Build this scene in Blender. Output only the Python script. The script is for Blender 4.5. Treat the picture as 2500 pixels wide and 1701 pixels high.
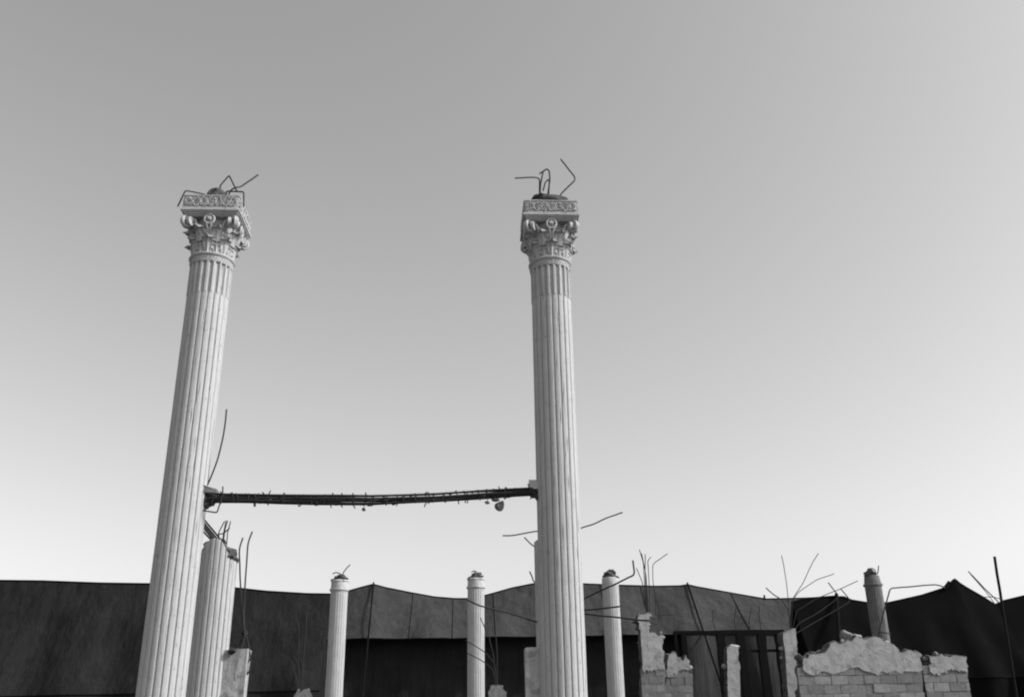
import bpy, bmesh, math, random
from mathutils import Vector, Matrix, noise
from math import sin, cos, pi, radians
random.seed(7)
scn = bpy.context.scene
for o in list(bpy.data.objects):
    bpy.data.objects.remove(o)

# ------------------------------------------------------------------ camera
F, CX, CY = 2275.0, 1277.0, 855.0          # focal length and principal point in photo pixels
YAW, PIT, ROL = radians(3.9), radians(22.0), radians(1.17)
EYE = Vector((0, 0, 1.6))
fw = Vector((sin(YAW)*cos(PIT), cos(YAW)*cos(PIT), sin(PIT)))
r0 = Vector((cos(YAW), -sin(YAW), 0)); u0 = r0.cross(fw)
rt = cos(ROL)*r0 - sin(ROL)*u0
up = sin(ROL)*r0 + cos(ROL)*u0
cam = bpy.data.cameras.new('camera')
cam.sensor_width = 36; cam.lens = 36*F/2500
cam.shift_x = -(CX-1250)/2500; cam.shift_y = (CY-850.5)/2500
cam.clip_end = 6000
camo = bpy.data.objects.new('camera', cam)
scn.collection.objects.link(camo)
m = Matrix((rt, up, -fw)).transposed().to_4x4(); m.translation = EYE
camo.matrix_world = m
scn.camera = camo
scn.cycles.filter_width = 2.1        # soft old lens

# ------------------------------------------------------------------ sky, sun, exposure (black and white film: neutral light)
SUN_AZ, SUN_EL = radians(-17), radians(37)   # direction to the sun: +X turned towards the camera
sdir = Vector((cos(SUN_AZ)*cos(SUN_EL), sin(SUN_AZ)*cos(SUN_EL), sin(SUN_EL)))
w = bpy.data.worlds.new('World'); scn.world = w; w.use_nodes = True
nt = w.node_tree
bg = nt.nodes['Background']
sky = nt.nodes.new('ShaderNodeTexSky'); sky.sky_type = 'NISHITA'; sky.sun_disc = False
sky.sun_elevation = SUN_EL; sky.sun_rotation = math.atan2(sdir.x, sdir.y)
sky.dust_density = 3.0; sky.air_density = 1.0; sky.ozone_density = 1.0
bw = nt.nodes.new('ShaderNodeRGBToBW')
nt.links.new(sky.outputs[0], bw.inputs[0]); nt.links.new(bw.outputs[0], bg.inputs['Color'])
bg.inputs['Strength'].default_value = 0.15
sl = bpy.data.lights.new('sun', 'SUN'); sl.energy = 2.0; sl.angle = radians(0.6)
so = bpy.data.objects.new('sun', sl); scn.collection.objects.link(so)
so.rotation_euler = (-sdir).to_track_quat('-Z', 'Y').to_euler()
vs = scn.view_settings
vs.view_transform = 'Standard'; vs.look = 'None'; vs.exposure = 0.80; vs.gamma = 1.0; vs.use_curve_mapping = False


# ------------------------------------------------------------------ helpers
def at(x, y, Y):
    """photo pixel -> world point on the vertical plane y = Y"""
    d = fw + rt*((x-CX)/F) - up*((y-CY)/F)
    return EYE + d*(Y/d.y)

def material(name, grey, vary=0.15, scale=6.0, rough=0.9, bump=0.3, bscale=40.0, spots=0.0, streak=0.0, spec=0.2, patch=0.0, coarse=0.0, drape=0.0):
    M = bpy.data.materials.new(name); M.use_nodes = True
    t = M.node_tree; N = t.nodes; L = t.links
    b = N['Principled BSDF']; b.inputs['Roughness'].default_value = rough
    b.inputs['Specular IOR Level'].default_value = spec
    co = N.new('ShaderNodeTexCoord')
    n1 = N.new('ShaderNodeTexNoise'); n1.inputs['Scale'].default_value = scale; n1.inputs['Detail'].default_value = 8
    n1.inputs['Roughness'].default_value = 0.65
    L.new(co.outputs['Object'], n1.inputs['Vector'])
    mr = N.new('ShaderNodeMapRange')
    mr.inputs['From Min'].default_value = 0.3; mr.inputs['From Max'].default_value = 0.7
    mr.inputs['To Min'].default_value = grey*(1-vary); mr.inputs['To Max'].default_value = grey*(1+vary)
    L.new(n1.outputs['Fac'], mr.inputs['Value'])
    out = mr.outputs['Result']
    if streak:      # weather streaks running down
        mp = N.new('ShaderNodeMapping'); mp.inputs['Scale'].default_value = (9, 9, 0.35)
        L.new(co.outputs['Object'], mp.inputs['Vector'])
        ns = N.new('ShaderNodeTexNoise'); ns.inputs['Scale'].default_value = 1.0; ns.inputs['Detail'].default_value = 5
        L.new(mp.outputs['Vector'], ns.inputs['Vector'])
        m2 = N.new('ShaderNodeMapRange'); m2.inputs['From Min'].default_value = 0.5; m2.inputs['From Max'].default_value = 0.75
        m2.inputs['To Min'].default_value = 1.0; m2.inputs['To Max'].default_value = 1.0-streak
        L.new(ns.outputs['Fac'], m2.inputs['Value'])
        mm = N.new('ShaderNodeMath'); mm.operation = 'MULTIPLY'
        L.new(out, mm.inputs[0]); L.new(m2.outputs['Result'], mm.inputs[1]); out = mm.outputs[0]
    if spots:       # small dark chips and pits
        n2 = N.new('ShaderNodeTexNoise'); n2.inputs['Scale'].default_value = 17; n2.inputs['Detail'].default_value = 4
        L.new(co.outputs['Object'], n2.inputs['Vector'])
        m3 = N.new('ShaderNodeMapRange'); m3.inputs['From Min'].default_value = 0.62; m3.inputs['From Max'].default_value = 0.7
        m3.inputs['To Min'].default_value = 1.0; m3.inputs['To Max'].default_value = 1.0-spots
        L.new(n2.outputs['Fac'], m3.inputs['Value'])
        mm = N.new('ShaderNodeMath'); mm.operation = 'MULTIPLY'
        L.new(out, mm.inputs[0]); L.new(m3.outputs['Result'], mm.inputs[1]); out = mm.outputs[0]
    if patch:       # larger patches where the plaster has come off
        n4 = N.new('ShaderNodeTexNoise'); n4.inputs['Scale'].default_value = 2.6; n4.inputs['Detail'].default_value = 9; n4.inputs['Roughness'].default_value = 0.7
        L.new(co.outputs['Object'], n4.inputs['Vector'])
        m4 = N.new('ShaderNodeMapRange'); m4.inputs['From Min'].default_value = 0.55; m4.inputs['From Max'].default_value = 0.60
        m4.inputs['To Min'].default_value = 1.0; m4.inputs['To Max'].default_value = 1.0-patch
        L.new(n4.outputs['Fac'], m4.inputs['Value'])
        mm = N.new('ShaderNodeMath'); mm.operation = 'MULTIPLY'
        L.new(out, mm.inputs[0]); L.new(m4.outputs['Result'], mm.inputs[1]); out = mm.outputs[0]
    cc = N.new('ShaderNodeCombineColor')
    for i in range(3): L.new(out, cc.inputs[i])
    L.new(cc.outputs[0], b.inputs['Base Color'])
    if bump:
        nb = N.new('ShaderNodeTexNoise'); nb.inputs['Scale'].default_value = bscale; nb.inputs['Detail'].default_value = 6
        L.new(co.outputs['Object'], nb.inputs['Vector'])
        bp = N.new('ShaderNodeBump'); bp.inputs['Strength'].default_value = bump; bp.inputs['Distance'].default_value = 0.02
        L.new(nb.outputs['Fac'], bp.inputs['Height']); nrm_out = bp.outputs[0]
        for amt, sc, dist in ((coarse, (5, 5, 5), 0.12), (drape, (1.6, 1.6, 0.25), 0.35)):
            if amt:
                mp2 = N.new('ShaderNodeMapping'); mp2.inputs['Scale'].default_value = sc; L.new(co.outputs['Object'], mp2.inputs['Vector'])
                nc = N.new('ShaderNodeTexNoise'); nc.inputs['Scale'].default_value = 1.0; nc.inputs['Detail'].default_value = 7
                L.new(mp2.outputs['Vector'], nc.inputs['Vector'])
                b2 = N.new('ShaderNodeBump'); b2.inputs['Strength'].default_value = amt; b2.inputs['Distance'].default_value = dist
                L.new(nc.outputs['Fac'], b2.inputs['Height']); L.new(nrm_out, b2.inputs['Normal']); nrm_out = b2.outputs[0]
        L.new(nrm_out, b.inputs['Normal'])
    return M

PLASTER = material('white_plaster', 0.37, 0.08, 3.0, bump=0.25, bscale=30, spots=0.28, streak=0.16)
CARVED = material('carved_plaster', 0.37, 0.14, 7.0, bump=0.35, bscale=45, spots=0.25, streak=0.12)
CORE = material('broken_concrete', 0.06, 0.45, 9.0, bump=0.9, bscale=18)
CORE2 = material('pale_broken_concrete', 0.16, 0.35, 9.0, bump=0.9, bscale=18)
STEEL = material('rusty_steel', 0.022, 0.4, 25.0, rough=0.75, bump=0.4, bscale=80)
RENDER = material('wall_render', 0.29, 0.2, 2.5, bump=0.6, bscale=45, spots=0.45, streak=0.15, patch=0.3, coarse=0.22)
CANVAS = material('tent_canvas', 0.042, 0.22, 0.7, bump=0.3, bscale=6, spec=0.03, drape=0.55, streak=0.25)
SHADED_CANVAS = material('shaded_canvas', 0.017, 0.22, 0.7, bump=0.3, bscale=6, spec=0.02, drape=0.55, streak=0.25)  # canvas with lens falloff and interior shade put into its colour
UNDEREXPOSED_PLASTER = material('underexposed_plaster', 0.13, 0.25, 3.0, bump=0.3, bscale=30, spots=0.4, streak=0.3)  # column plaster darkened to carry underexposure, plus streaks and chips
UNDEREXPOSED_CANVAS = material('underexposed_canvas', 0.006, 0.15, 0.8, bump=0.35, bscale=2.2, spec=0.0)  # tent cloth made black to carry the underexposed right side
HEM = material('canvas_hem', 0.007, 0.2, 4.0, bump=0.2, spec=0.02)
FRAME = material('underexposed_frame', 0.005, 0.3, 6.0, rough=0.7, bump=0.3, spec=0.05)  # near-black colour carries the frame's underexposure
TIMBER = material('dark_timber', 0.013, 0.3, 12.0, bump=0.5, spec=0.05)
BLOCKS = [material('concrete_block_%s' % n, g, 0.2, 8.0, bump=0.6, bscale=50, spots=0.3) for n, g in (('pale', 0.21), ('mid', 0.17), ('dull', 0.14))]
EARTH = material('dusty_earth', 0.09, 0.25, 0.4, bump=0.6, bscale=6)

COL = scn.collection

def link(name, bm, mats, parent=None, smooth=False, matrix=None):
    me = bpy.data.meshes.new(name)
    bmesh.ops.recalc_face_normals(bm, faces=bm.faces[:])
    bm.to_mesh(me); bm.free()
    for M in (mats if isinstance(mats, (list, tuple)) else [mats]): me.materials.append(M)
    if smooth:
        me.polygons.foreach_set('use_smooth', [True]*len(me.polygons))
        try: me.set_sharp_from_angle(angle=radians(38))
        except Exception: pass
    o = bpy.data.objects.new(name, me); COL.objects.link(o)
    if parent: o.parent = parent
    if matrix is not None: o.matrix_local = matrix
    return o

def share(o, parent, matrix):
    c = o.copy(); COL.objects.link(c); c.parent = parent; c.matrix_local = matrix
    return c

def tag(o, label, cat, group=None, kind=None):
    if label: o['label'] = label
    if cat: o['category'] = cat
    if group: o['group'] = group
    o['kind'] = kind or 'thing'
    return o

def thing(name, loc, label, cat, group=None):
    o = bpy.data.objects.new(name, None); COL.objects.link(o); o.location = loc
    o.empty_display_size = 0.3
    return tag(o, label, cat, group)

def local(parent, p): return Vector(p) - Vector(parent.location)

def box(bm, lo, hi, mi=0):
    v = [bm.verts.new((x, y, z)) for z in (lo[2], hi[2]) for y in (lo[1], hi[1]) for x in (lo[0], hi[0])]
    for f in ((0,2,3,1),(4,5,7,6),(0,1,5,4),(2,6,7,3),(0,4,6,2),(1,3,7,5)):
        fc = bm.faces.new([v[i] for i in f]); fc.material_index = mi

def bend(pts, rad=0.07):
    """round the corners of a polyline"""
    pts = [Vector(p) for p in pts]; out = [pts[0]]
    for a, b, c in zip(pts, pts[1:], pts[2:]):
        d1 = (a-b); d2 = (c-b); k = min(rad, d1.length*0.45, d2.length*0.45)
        p = b + d1.normalized()*k; q = b + d2.normalized()*k
        for i in range(5):
            t = i/4; out.append(p*(1-t)**2 + b*2*t*(1-t) + q*t*t)
    out.append(pts[-1]); return out

def tube(bm, pts, r, n=6, closed=False, r1=None):
    pts = [Vector(p) for p in pts]; rings = []
    nrm = None; m = len(pts)
    for i, p in enumerate(pts):
        if closed: d = pts[(i+1) % m]-pts[i-1]
        else: d = pts[min(i+1, m-1)]-pts[max(i-1, 0)]
        if d.length < 1e-9: d = Vector((0, 0, 1))
        d.normalize()
        if nrm is None:
            nrm = d.orthogonal().normalized()
        else:
            nrm = nrm - d*nrm.dot(d)
            nrm = nrm.normalized() if nrm.length > 1e-6 else d.orthogonal().normalized()
        b = d.cross(nrm)
        rr = r if r1 is None else r+(r1-r)*i/(m-1)
        rings.append([bm.verts.new(p+(nrm*cos(2*pi*k/n)+b*sin(2*pi*k/n))*rr) for k in range(n)])
    for i in range(m if closed else m-1):
        a, c = rings[i], rings[(i+1) % m]
        for k in range(n): bm.faces.new((a[k], a[(k+1) % n], c[(k+1) % n], c[k]))
    if not closed:
        bm.faces.new(rings[0][::-1]); bm.faces.new(rings[-1])

def bar(parent, px, Y, r=0.015, name='reinforcing_bar', mat=None, root=None, rad=0.07, under=None):
    """a bar through photo pixels on plane Y (or (x, y, Y) triples); root: extra world point to run into"""
    P = [at(p[0], p[1], p[2] if len(p) > 2 else Y) for p in px]
    if root is not None: P.append(Vector(root))
    P = bend([local(parent, p) for p in P], rad)
    Q = []
    for a, b in zip(P, P[1:]):            # slight kinks of a real bar
        k = max(1, int((b-a).length/0.12))
        for i in range(k):
            q = a.lerp(b, i/k)
            if Q: q = q + Vector([noise.noise(q*3+Vector((s, 0, 0)))*0.008 for s in (0, 9, 17)])
            Q.append(q)
    Q.append(P[-1])
    bm = bmesh.new(); tube(bm, Q, r)
    return link(name, bm, mat or STEEL, under or parent, smooth=True)

def lump(bm, c, size, seed, sub=2, mi=0, flat=0.25):
    """broken chunk of concrete: a ball cut by random planes and roughened"""
    rnd = random.Random(seed)
    r = bmesh.ops.create_icosphere(bm, subdivisions=sub, radius=1.0)
    planes = [(Vector((rnd.gauss(0,1), rnd.gauss(0,1), rnd.gauss(0,1))).normalized(), rnd.uniform(0.55, 0.85)) for _ in range(9)]
    for v in r['verts']:
        p = v.co.copy()
        for nn, d in planes:
            k = p.dot(nn)
            if k > d: p -= nn*(k-d)
        p += p.normalized()*noise.noise(p*2.5+Vector((seed*3.1, 0, 0)))*flat
        v.co = Vector(c) + Vector((p.x*size[0], p.y*size[1], p.z*size[2]))
        for f in v.link_faces: f.material_index = mi

def lathe(bm, prof, n=48, mi=0, jit=0.0):
    rings = []
    for r, z in prof:
        rings.append([bm.verts.new((r*cos(2*pi*k/n)*(1+jit*noise.noise(Vector((k*.7, z*6, r)))), r*sin(2*pi*k/n)*(1+jit*noise.noise(Vector((k*.7, z*6, r)))), z)) for k in range(n)])
    for a, b in zip(rings, rings[1:]):
        for k in range(n):
            bm.faces.new((a[k], a[(k+1) % n], b[(k+1) % n], b[k])).material_index = mi
    bm.faces.new(rings[0][::-1]).material_index = mi
    bm.faces.new(rings[-1]).material_index = mi

NF = 20
def flute_r(R, k, per, deep):
    """radius at step k of per round one flute; deep flute or shallow cable with a narrow groove"""
    t = k/per
    if deep:
        if t < 0.17 or t > 0.83: return R
        s = (t-0.5)/0.33
        return R - 0.040*math.sqrt(max(0, 1-s*s))
    d = abs(t-0.5)
    if d < 0.075: return R-0.008-0.020*(1-d/0.075)**0.5
    return R-0.007*(1-d/0.5)**2

def shaft_mesh(bm, R, z0, z1, deep=False, per=14, step=0.16, taper=0.0, top=None, mi=0, jit=0.0015):
    n = NF*per; rows = max(1, int((z1-z0)/step)); rings = []
    off = 0.3*2*pi/NF
    for j in range(rows+1):
        ring = []
        for k in range(n):
            a = 2*pi*k/n+off
            zt = z1 if top is None else top(a)
            z = z0+(zt-z0)*j/rows
            rr = flute_r(R, k % per, per, deep) - taper*(z-z0)
            q = Vector((cos(a)*2.2, sin(a)*2.2, z))
            rr += noise.noise(q*2.0)*jit
            c = noise.noise(q*4.5+Vector((5, 5, 5)))
            if c > 0.5: rr -= min(0.02, (c-0.5)*0.09)          # chips knocked off
            ring.append(bm.verts.new((rr*cos(a), rr*sin(a), z)))
        rings.append(ring)
    for a, b in zip(rings, rings[1:]):
        for k in range(n):
            bm.faces.new((a[k], a[(k+1) % n], b[(k+1) % n], b[k])).material_index = mi
    bm.faces.new(rings[-1]).material_index = mi

def slab_wall(name, loc, outline, Y, thick, label, cat, mats=(None, None), seed=1, rough=0.035, group=None, chunks=6, skin=None):
    """a wall remnant: outline in photo pixels on plane Y, real thickness, ragged broken edges"""
    root = thing(name, (loc[0], Y, 0), label, cat, group)
    P = [at(x, y, Y) for x, y in outline]
    pts = []; rj = random.Random(seed)
    for i, a in enumerate(P):
        b = P[(i+1) % len(P)]
        k = max(1, int((b-a).length/0.07))
        for s in range(k):
            q = a.lerp(b, s/k)
            if s or True:
                dd = (b-a).normalized(); steep = abs(dd.z) > 0.93      # finished sides stay fairly straight
                k2 = 0.25 if steep and (b-a).length > 0.5 else 1.0
                q = q + Vector((rj.uniform(-1, 1), 0, rj.uniform(-1, 1)))*rough*k2 + Vector((noise.noise(q*2.3+Vector((seed, 0, 0))), 0, noise.noise(q*2.3+Vector((0, seed, 7)))))*rough*k2
            pts.append(q)
    low = min(q.z for q in pts)
    bm = bmesh.new(); fr = []; bk = []; md = []
    for q in pts:
        z = 0.0 if q.z <= low+0.25 else q.z
        p = local(root, (q.x, Y, z))
        fr.append(bm.verts.new(p))
        j = 0 if z == 0 else 1
        md.append(bm.verts.new(p+Vector((noise.noise(q*9)*rough*2*j, thick*0.5, (noise.noise(q*7+Vector((3,3,3)))*rough*2+0.03)*j))))
        bk.append(bm.verts.new(p+Vector((noise.noise(q*6+Vector((9,1,1)))*rough*2*j, thick, noise.noise(q*4+Vector((1,8,1)))*rough*3*j))))
    n = len(fr)
    bm.faces.new(fr).material_index = 0
    bm.faces.new(bk[::-1]).material_index = 0
    for A, B in ((fr, md), (md, bk)):
        for k in range(n):
            bm.faces.new((A[k], B[k], B[(k+1) % n], A[(k+1) % n])).material_index = 1
    me = link('masonry', bm, [mats[0] or RENDER, mats[1] or CORE], root)
    for i in range(chunks):
        q = rj.choice([p for p in pts if p.z > low+0.6 and p.z > max(t.z for t in pts)-0.9]); z = rj.uniform(.04, .12)
        cb = bmesh.new(); lump(cb, local(root, (q.x, Y+thick*rj.uniform(.2, .8), q.z+z*0.2)), (z*rj.uniform(.8, 1.6), z, z*rj.uniform(.6, 1)), seed*100+i, 2, flat=0.25)
        link('masonry_chunk', cb, rj.choice((CORE, CORE2, RENDER)), me)
    if skin:                # plaster survives above, below it the blockwork lies bare
        xs = [q.x for q in pts if q.z < low+1.2]; xa, xb = min(xs)+0.03, max(xs)-0.03
        zs = at((outline[0][0]+outline[-1][0])/2, skin, Y).z
        m = [local(root, q) for q in pts]
        top = [q for q in m if q.z > zs+0.05]
        bm = bmesh.new(); n = 26; lowe = []
        for i in range(n+1):
            x = top[-1].x+(top[0].x-top[-1].x)*i/n
            lowe.append(Vector((x, 0, zs+0.22*noise.noise(Vector((x*1.7, seed, 0)))+rj.uniform(-.05, .05))))
        ring = [Vector((q.x, 0, q.z-0.02)) for q in top]+lowe
        A = [bm.verts.new((q.x, -0.035, q.z)) for q in ring]; B = [bm.verts.new((q.x, 0.03, q.z)) for q in ring]
        bm.faces.new(A); bm.faces.new(B[::-1])
        for k in range(len(A)): bm.faces.new((A[k], B[k], B[(k+1) % len(A)], A[(k+1) % len(A)]))
        link('plaster', bm, RENDER, me)
        z = 0.0; row = 0
        while z < zs+0.25:
            x = xa-(0.2 if row % 2 else 0)
            while x < xb-0.05:
                x0, x1 = max(x, xa), min(x+0.4, xb)
                if x1-x0 > 0.08 and rj.random() > 0.05 and z+0.2 < zs+0.2:
                    cb = bmesh.new(); pr = rj.uniform(.008, .026)
                    box(cb, (x0-root.location.x+.006, -pr, z+.006), (x1-root.location.x-.006, 0.05, z+.194))
                    bmesh.ops.subdivide_edges(cb, edges=cb.edges[:], cuts=1, use_grid_fill=True)
                    for v in cb.verts: v.co += Vector((rj.uniform(-1, 1), 0.5*rj.uniform(-1, 1), rj.uniform(-1, 1)))*0.006
                    link('block', cb, rj.choice(BLOCKS), me)
                x += 0.4
            z += 0.2; row += 1
    return root

# ------------------------------------------------------------------ ground
bm = bmesh.new()
S = 3000
for x, y in ((-S, -S), (S, -S), (S, S), (-S, S)): bm.verts.new((x, y, 0))
bm.faces.new(bm.verts[:])
tag(link('ground', bm, EARTH), 'dusty pale earth of the ruined building site', 'ground', kind='structure')

# ------------------------------------------------------------------ the two tall columns
R0 = 0.35
ZR, ZCAB, ZB = 9.30, 8.60, 10.02            # astragal, top of the cabling, underside of the abacus mouldings

def leaf_mesh(h, wd, curl, th=0.02):
    bm = bmesh.new(); nu, nv = 12, 12
    grid = []
    for j in range(nv+1):
        v = j/nv; row = []
        prof = (0.55+0.75*sin(pi*min(v*1.05, 1)*0.62))*(1 if v < 0.72 else max(0.12, 1-((v-0.72)/0.28)**2*0.9))
        lob = 1+0.24*sin(v*pi*9)
        out = 0.02+0.05*v + (curl*((v-0.62)/0.38)**2 if v > 0.62 else 0)
        z = h*v if v < 0.8 else h*(0.8+0.2*sin((v-0.8)/0.2*pi*0.75)*0.8)
        for i in range(nu+1):
            u = -1+2*i/nu
            x = u*wd*0.5*prof*(lob if abs(u) > 0.5 else 1)
            y = -(out + 0.030*(1-u*u) + 0.014*cos(u*pi*4)*(1-0.4*abs(u)) + 0.010*sin(v*pi*9)*abs(u) - 0.035*u*u)
            row.append(Vector((x, y, z - 0.03*u*u*(1 if v > .7 else 0))))
        grid.append(row)
    F_ = [[bm.verts.new(p) for p in r] for r in grid]
    B_ = [[bm.verts.new(p+Vector((0, th, -0.004))) for p in r] for r in grid]
    for j in range(nv):
        for i in range(nu):
            bm.faces.new((F_[j][i], F_[j][i+1], F_[j+1][i+1], F_[j+1][i]))
            bm.faces.new((B_[j][i], B_[j+1][i], B_[j+1][i+1], B_[j][i+1]))
    for j in range(nv):
        bm.faces.new((F_[j][0], F_[j+1][0], B_[j+1][0], B_[j][0]))
        bm.faces.new((F_[j][nu], B_[j][nu], B_[j+1][nu], F_[j+1][nu]))
    for i in range(nu):
        bm.faces.new((F_[0][i], B_[0][i], B_[0][i+1], F_[0][i+1]))
        bm.faces.new((F_[nv][i], F_[nv][i+1], B_[nv][i+1], B_[nv][i]))
    return bm

def square_stack(bm, prof, mi=0):
    rings = []
    for h, z in prof:
        rings.append([bm.verts.new((x*h, y*h, z)) for x, y in ((-1,-1),(1,-1),(1,1),(-1,1))])
    for a, b in zip(rings, rings[1:]):
        for k in range(4): bm.faces.new((a[k], a[(k+1) % 4], b[(k+1) % 4], b[k])).material_index = mi
    bm.faces.new(rings[0][::-1]); bm.faces.new(rings[-1])

def scroll_relief(half, z0, z1, seed):
    """carved vine: a wave with curling tendrils and leaves on the face y = -half"""
    bm = bmesh.new(); rnd = random.Random(seed)
    y = -half-0.010; h = z1-z0; zc = (z0+z1)/2
    wave = [Vector((-half*0.95+half*1.9*i/60, y, zc+h*0.30*sin(i/60*pi*7))) for i in range(61)]
    tube(bm, wave, 0.013, 5)
    for k in range(7):
        cx = -half*0.82+half*1.64*k/6; s = 1 if k % 2 else -1
        sp = []
        for i in range(22):
            a = i/21*pi*3.2; r = 0.062*(1-i/26)
            sp.append(Vector((cx+s*r*cos(a+0.5), y, zc+s*0.018+s*r*sin(a+0.5)*0.95)))
        tube(bm, sp, 0.011, 5, r1=0.008)
        for q in range(20):
            a = rnd.uniform(0, 2*pi); rr = rnd.uniform(0.045, 0.105)
            px_, pz_ = cx+rr*cos(a), zc+rr*sin(a)
            if z0+0.02 < pz_ < z1-0.02 and abs(px_) < half-0.02:
                lump(bm, (px_, y, pz_), (rnd.uniform(.014,.026), .020, rnd.uniform(.012,.020)), seed*50+k*9+q, sub=1)
    box(bm, (-half, -half-0.016, z0), (half, -half-0.001, z0+0.022))
    box(bm, (-half, -half-0.016, z1-0.02), (half, -half-0.001, z1))
    return bm

def tall_column(loc, label, seed):
    root = thing('corinthian_column', loc, label, 'column', 'tall corinthian columns')
    bm = bmesh.new(); shaft_mesh(bm, R0, 0.75, ZCAB)
    link('cabled_shaft', bm, PLASTER, root)
    bm = bmesh.new(); shaft_mesh(bm, R0+0.008, ZCAB, ZR-0.11, deep=True, step=0.1)
    # ragged lower lip where the fluted drum sits on the cabled one
    link('fluted_drum', bm, PLASTER, root)
    bm = bmesh.new(); square_stack(bm, [(0.52, 0), (0.52, 0.30), (0.48, 0.33), (0.48, 0.52), (0.44, 0.56)])
    lathe(bm, [(0.43, 0.55), (0.45, 0.60), (0.43, 0.66), (0.385, 0.69), (0.40, 0.73), (0.36, 0.76)])
    link('base', bm, PLASTER, root)
    # beaded necking band and astragal
    bm = bmesh.new(); lathe(bm, [(0.352, ZR-0.125), (0.362, ZR-0.115), (0.362, ZR-0.02), (0.352, ZR-0.01)], 60)
    for k in range(46):
        a = 2*pi*k/46
        for zz, s in ((ZR-0.09, .012), (ZR-0.05, .016)):
            a2 = a+(0.07 if s == .012 else 0)
            lump(bm, (0.364*cos(a2), 0.364*sin(a2), zz), (.017, .017, s), k, sub=1)
    link('necking_band', bm, CARVED, root, smooth=True)
    bm = bmesh.new()
    lathe(bm, [(0.33, ZR-0.015), (0.37, ZR-0.015), (0.392, ZR+0.005), (0.395, ZR+0.02), (0.385, ZR+0.035), (0.36, ZR+0.045), (0.33, ZR+0.05)], 72)
    link('astragal', bm, PLASTER, root, smooth=True)
    # bell
    bm = bmesh.new()
    lathe(bm, [(0.325, ZR+0.03), (0.322, ZR+0.2), (0.322, ZR+0.4), (0.33, ZR+0.55), (0.345, ZR+0.62), (0.36, ZB-0.03), (0.36, ZB-0.013)], 48)
    link('bell', bm, CARVED, root, smooth=True)
    # leaves
    lf = None
    for row, (h, wd, curl, nn, z, rr, off) in enumerate(((0.30, 0.26, 0.12, 8, ZR+0.045, 0.305, 0), (0.50, 0.26, 0.15, 8, ZR+0.05, 0.30, pi/8))):
        lf = None
        for k in range(nn):
            a = 2*pi*k/nn+off
            M = Matrix.Rotation(a, 4, 'Z') @ Matrix.Translation((0, -rr, z)) @ Matrix.Rotation(random.uniform(-.04, .04), 4, 'Y')
            if lf is None: lf = link('acanthus_leaf', leaf_mesh(h, wd, curl), CARVED, root, smooth=True, matrix=M)
            else: share(lf, root, M)
    # corner volutes: a pair of scrolls with stalk at every corner
    v0 = None
    for k in range(4):
        for s in (-1, 1):
            M = Matrix.Rotation(k*pi/2, 4, 'Z') @ Matrix.Scale(s, 4, (1, 0, 0))
            if v0 is None:
                bm = bmesh.new()
                C = Vector((0.385, -0.405, ZB-0.115)); ax = Vector((cos(radians(22)), -sin(radians(22)), 0))
                sp = [Vector((0.10, -0.335, ZR+0.30)), Vector((0.14, -0.35, ZR+0.40)), Vector((0.20, -0.372, ZR+0.50)), Vector((0.27, -0.39, ZB-0.07))]
                for i in range(40):
                    a = pi*0.85 - i/39*pi*4.2; r = 0.098*(1-i/39)**0.8+0.02
                    sp.append(C+ax*(r*cos(a))+Vector((0, 0, 1))*(r*sin(a)) + Vector((0, -0.0005*i, 0)))
                tube(bm, sp, 0.027, 7, r1=0.016)
                # body of the scroll behind the spiral
                n = 16; A = []; B = []
                nrm = Vector((-sin(radians(22)), -cos(radians(22)), 0))
                for i in range(n):
                    a = 2*pi*i/n; d = ax*(0.085*cos(a))+Vector((0, 0, 0.085*sin(a)))
                    A.append(bm.verts.new(C+d-nrm*0.055)); B.append(bm.verts.new(C+d-nrm*0.11))
                bm.faces.new(A); bm.faces.new(B[::-1])
                for i in range(n): bm.faces.new((A[i], B[i], B[(i+1) % n], A[(i+1) % n]))
                v0 = link('volute', bm, CARVED, root, smooth=True, matrix=M)
            else: share(v0, root, M)
    # helices meeting under the rosette, and the rosette ring with its egg
    r1 = None
    for k in range(4):
        M = Matrix.Rotation(k*pi/2, 4, 'Z')
        if r1 is None:
            bm = bmesh.new(); C = Vector((0, -0.455, ZB-0.085))
            tube(bm, [C+Vector((0.085*cos(2*pi*i/28), 0, 0.09*sin(2*pi*i/28))) for i in range(28)], 0.019, 7, closed=True)
            lump(bm, C+Vector((0, 0, 0.01)), (0.042, 0.045, 0.055), 3, sub=2, flat=0.06)
            for s in (-1, 1):
                tube(bm, [C+Vector((s*0.02, 0.02, -0.05)), C+Vector((s*0.045, 0, -0.10)), C+Vector((s*0.02, 0.03, -0.17)), C+Vector((s*0.03, 0.09, -0.28))], 0.018, 6, r1=0.022)
            box(bm, C+Vector((-0.05, 0.01, -0.05)), C+Vector((0.05, 0.12, 0.075)))
            r1 = link('rosette', bm, CARVED, root, smooth=True, matrix=M)
        else: share(r1, root, M)
    # abacus mouldings: stepped out, hollow to the soffit
    bm = bmesh.new()
    square_stack(bm, [(0.425, ZB-0.012), (0.425, ZB), (0.44, ZB), (0.44, ZB+0.022), (0.463, ZB+0.022), (0.463, ZB+0.048), (0.485, ZB+0.048), (0.485, ZB+0.074),
                      (0.506, ZB+0.074), (0.506, ZB+0.108), (0.47, ZB+0.112)])
    link('abacus', bm, PLASTER, root)
    zf0, zf1 = ZB+0.112, ZB+0.385
    bm = bmesh.new(); square_stack(bm, [(0.472, zf0), (0.472, zf1)])
    fz = link('frieze_block', bm, CARVED, root)
    for k in range(4):
        link('scroll_relief', scroll_relief(0.473, zf0+0.005, zf1, seed*4+k), CARVED, fz, matrix=Matrix.Rotation(k*pi/2, 4, 'Z'))
    return root

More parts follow.
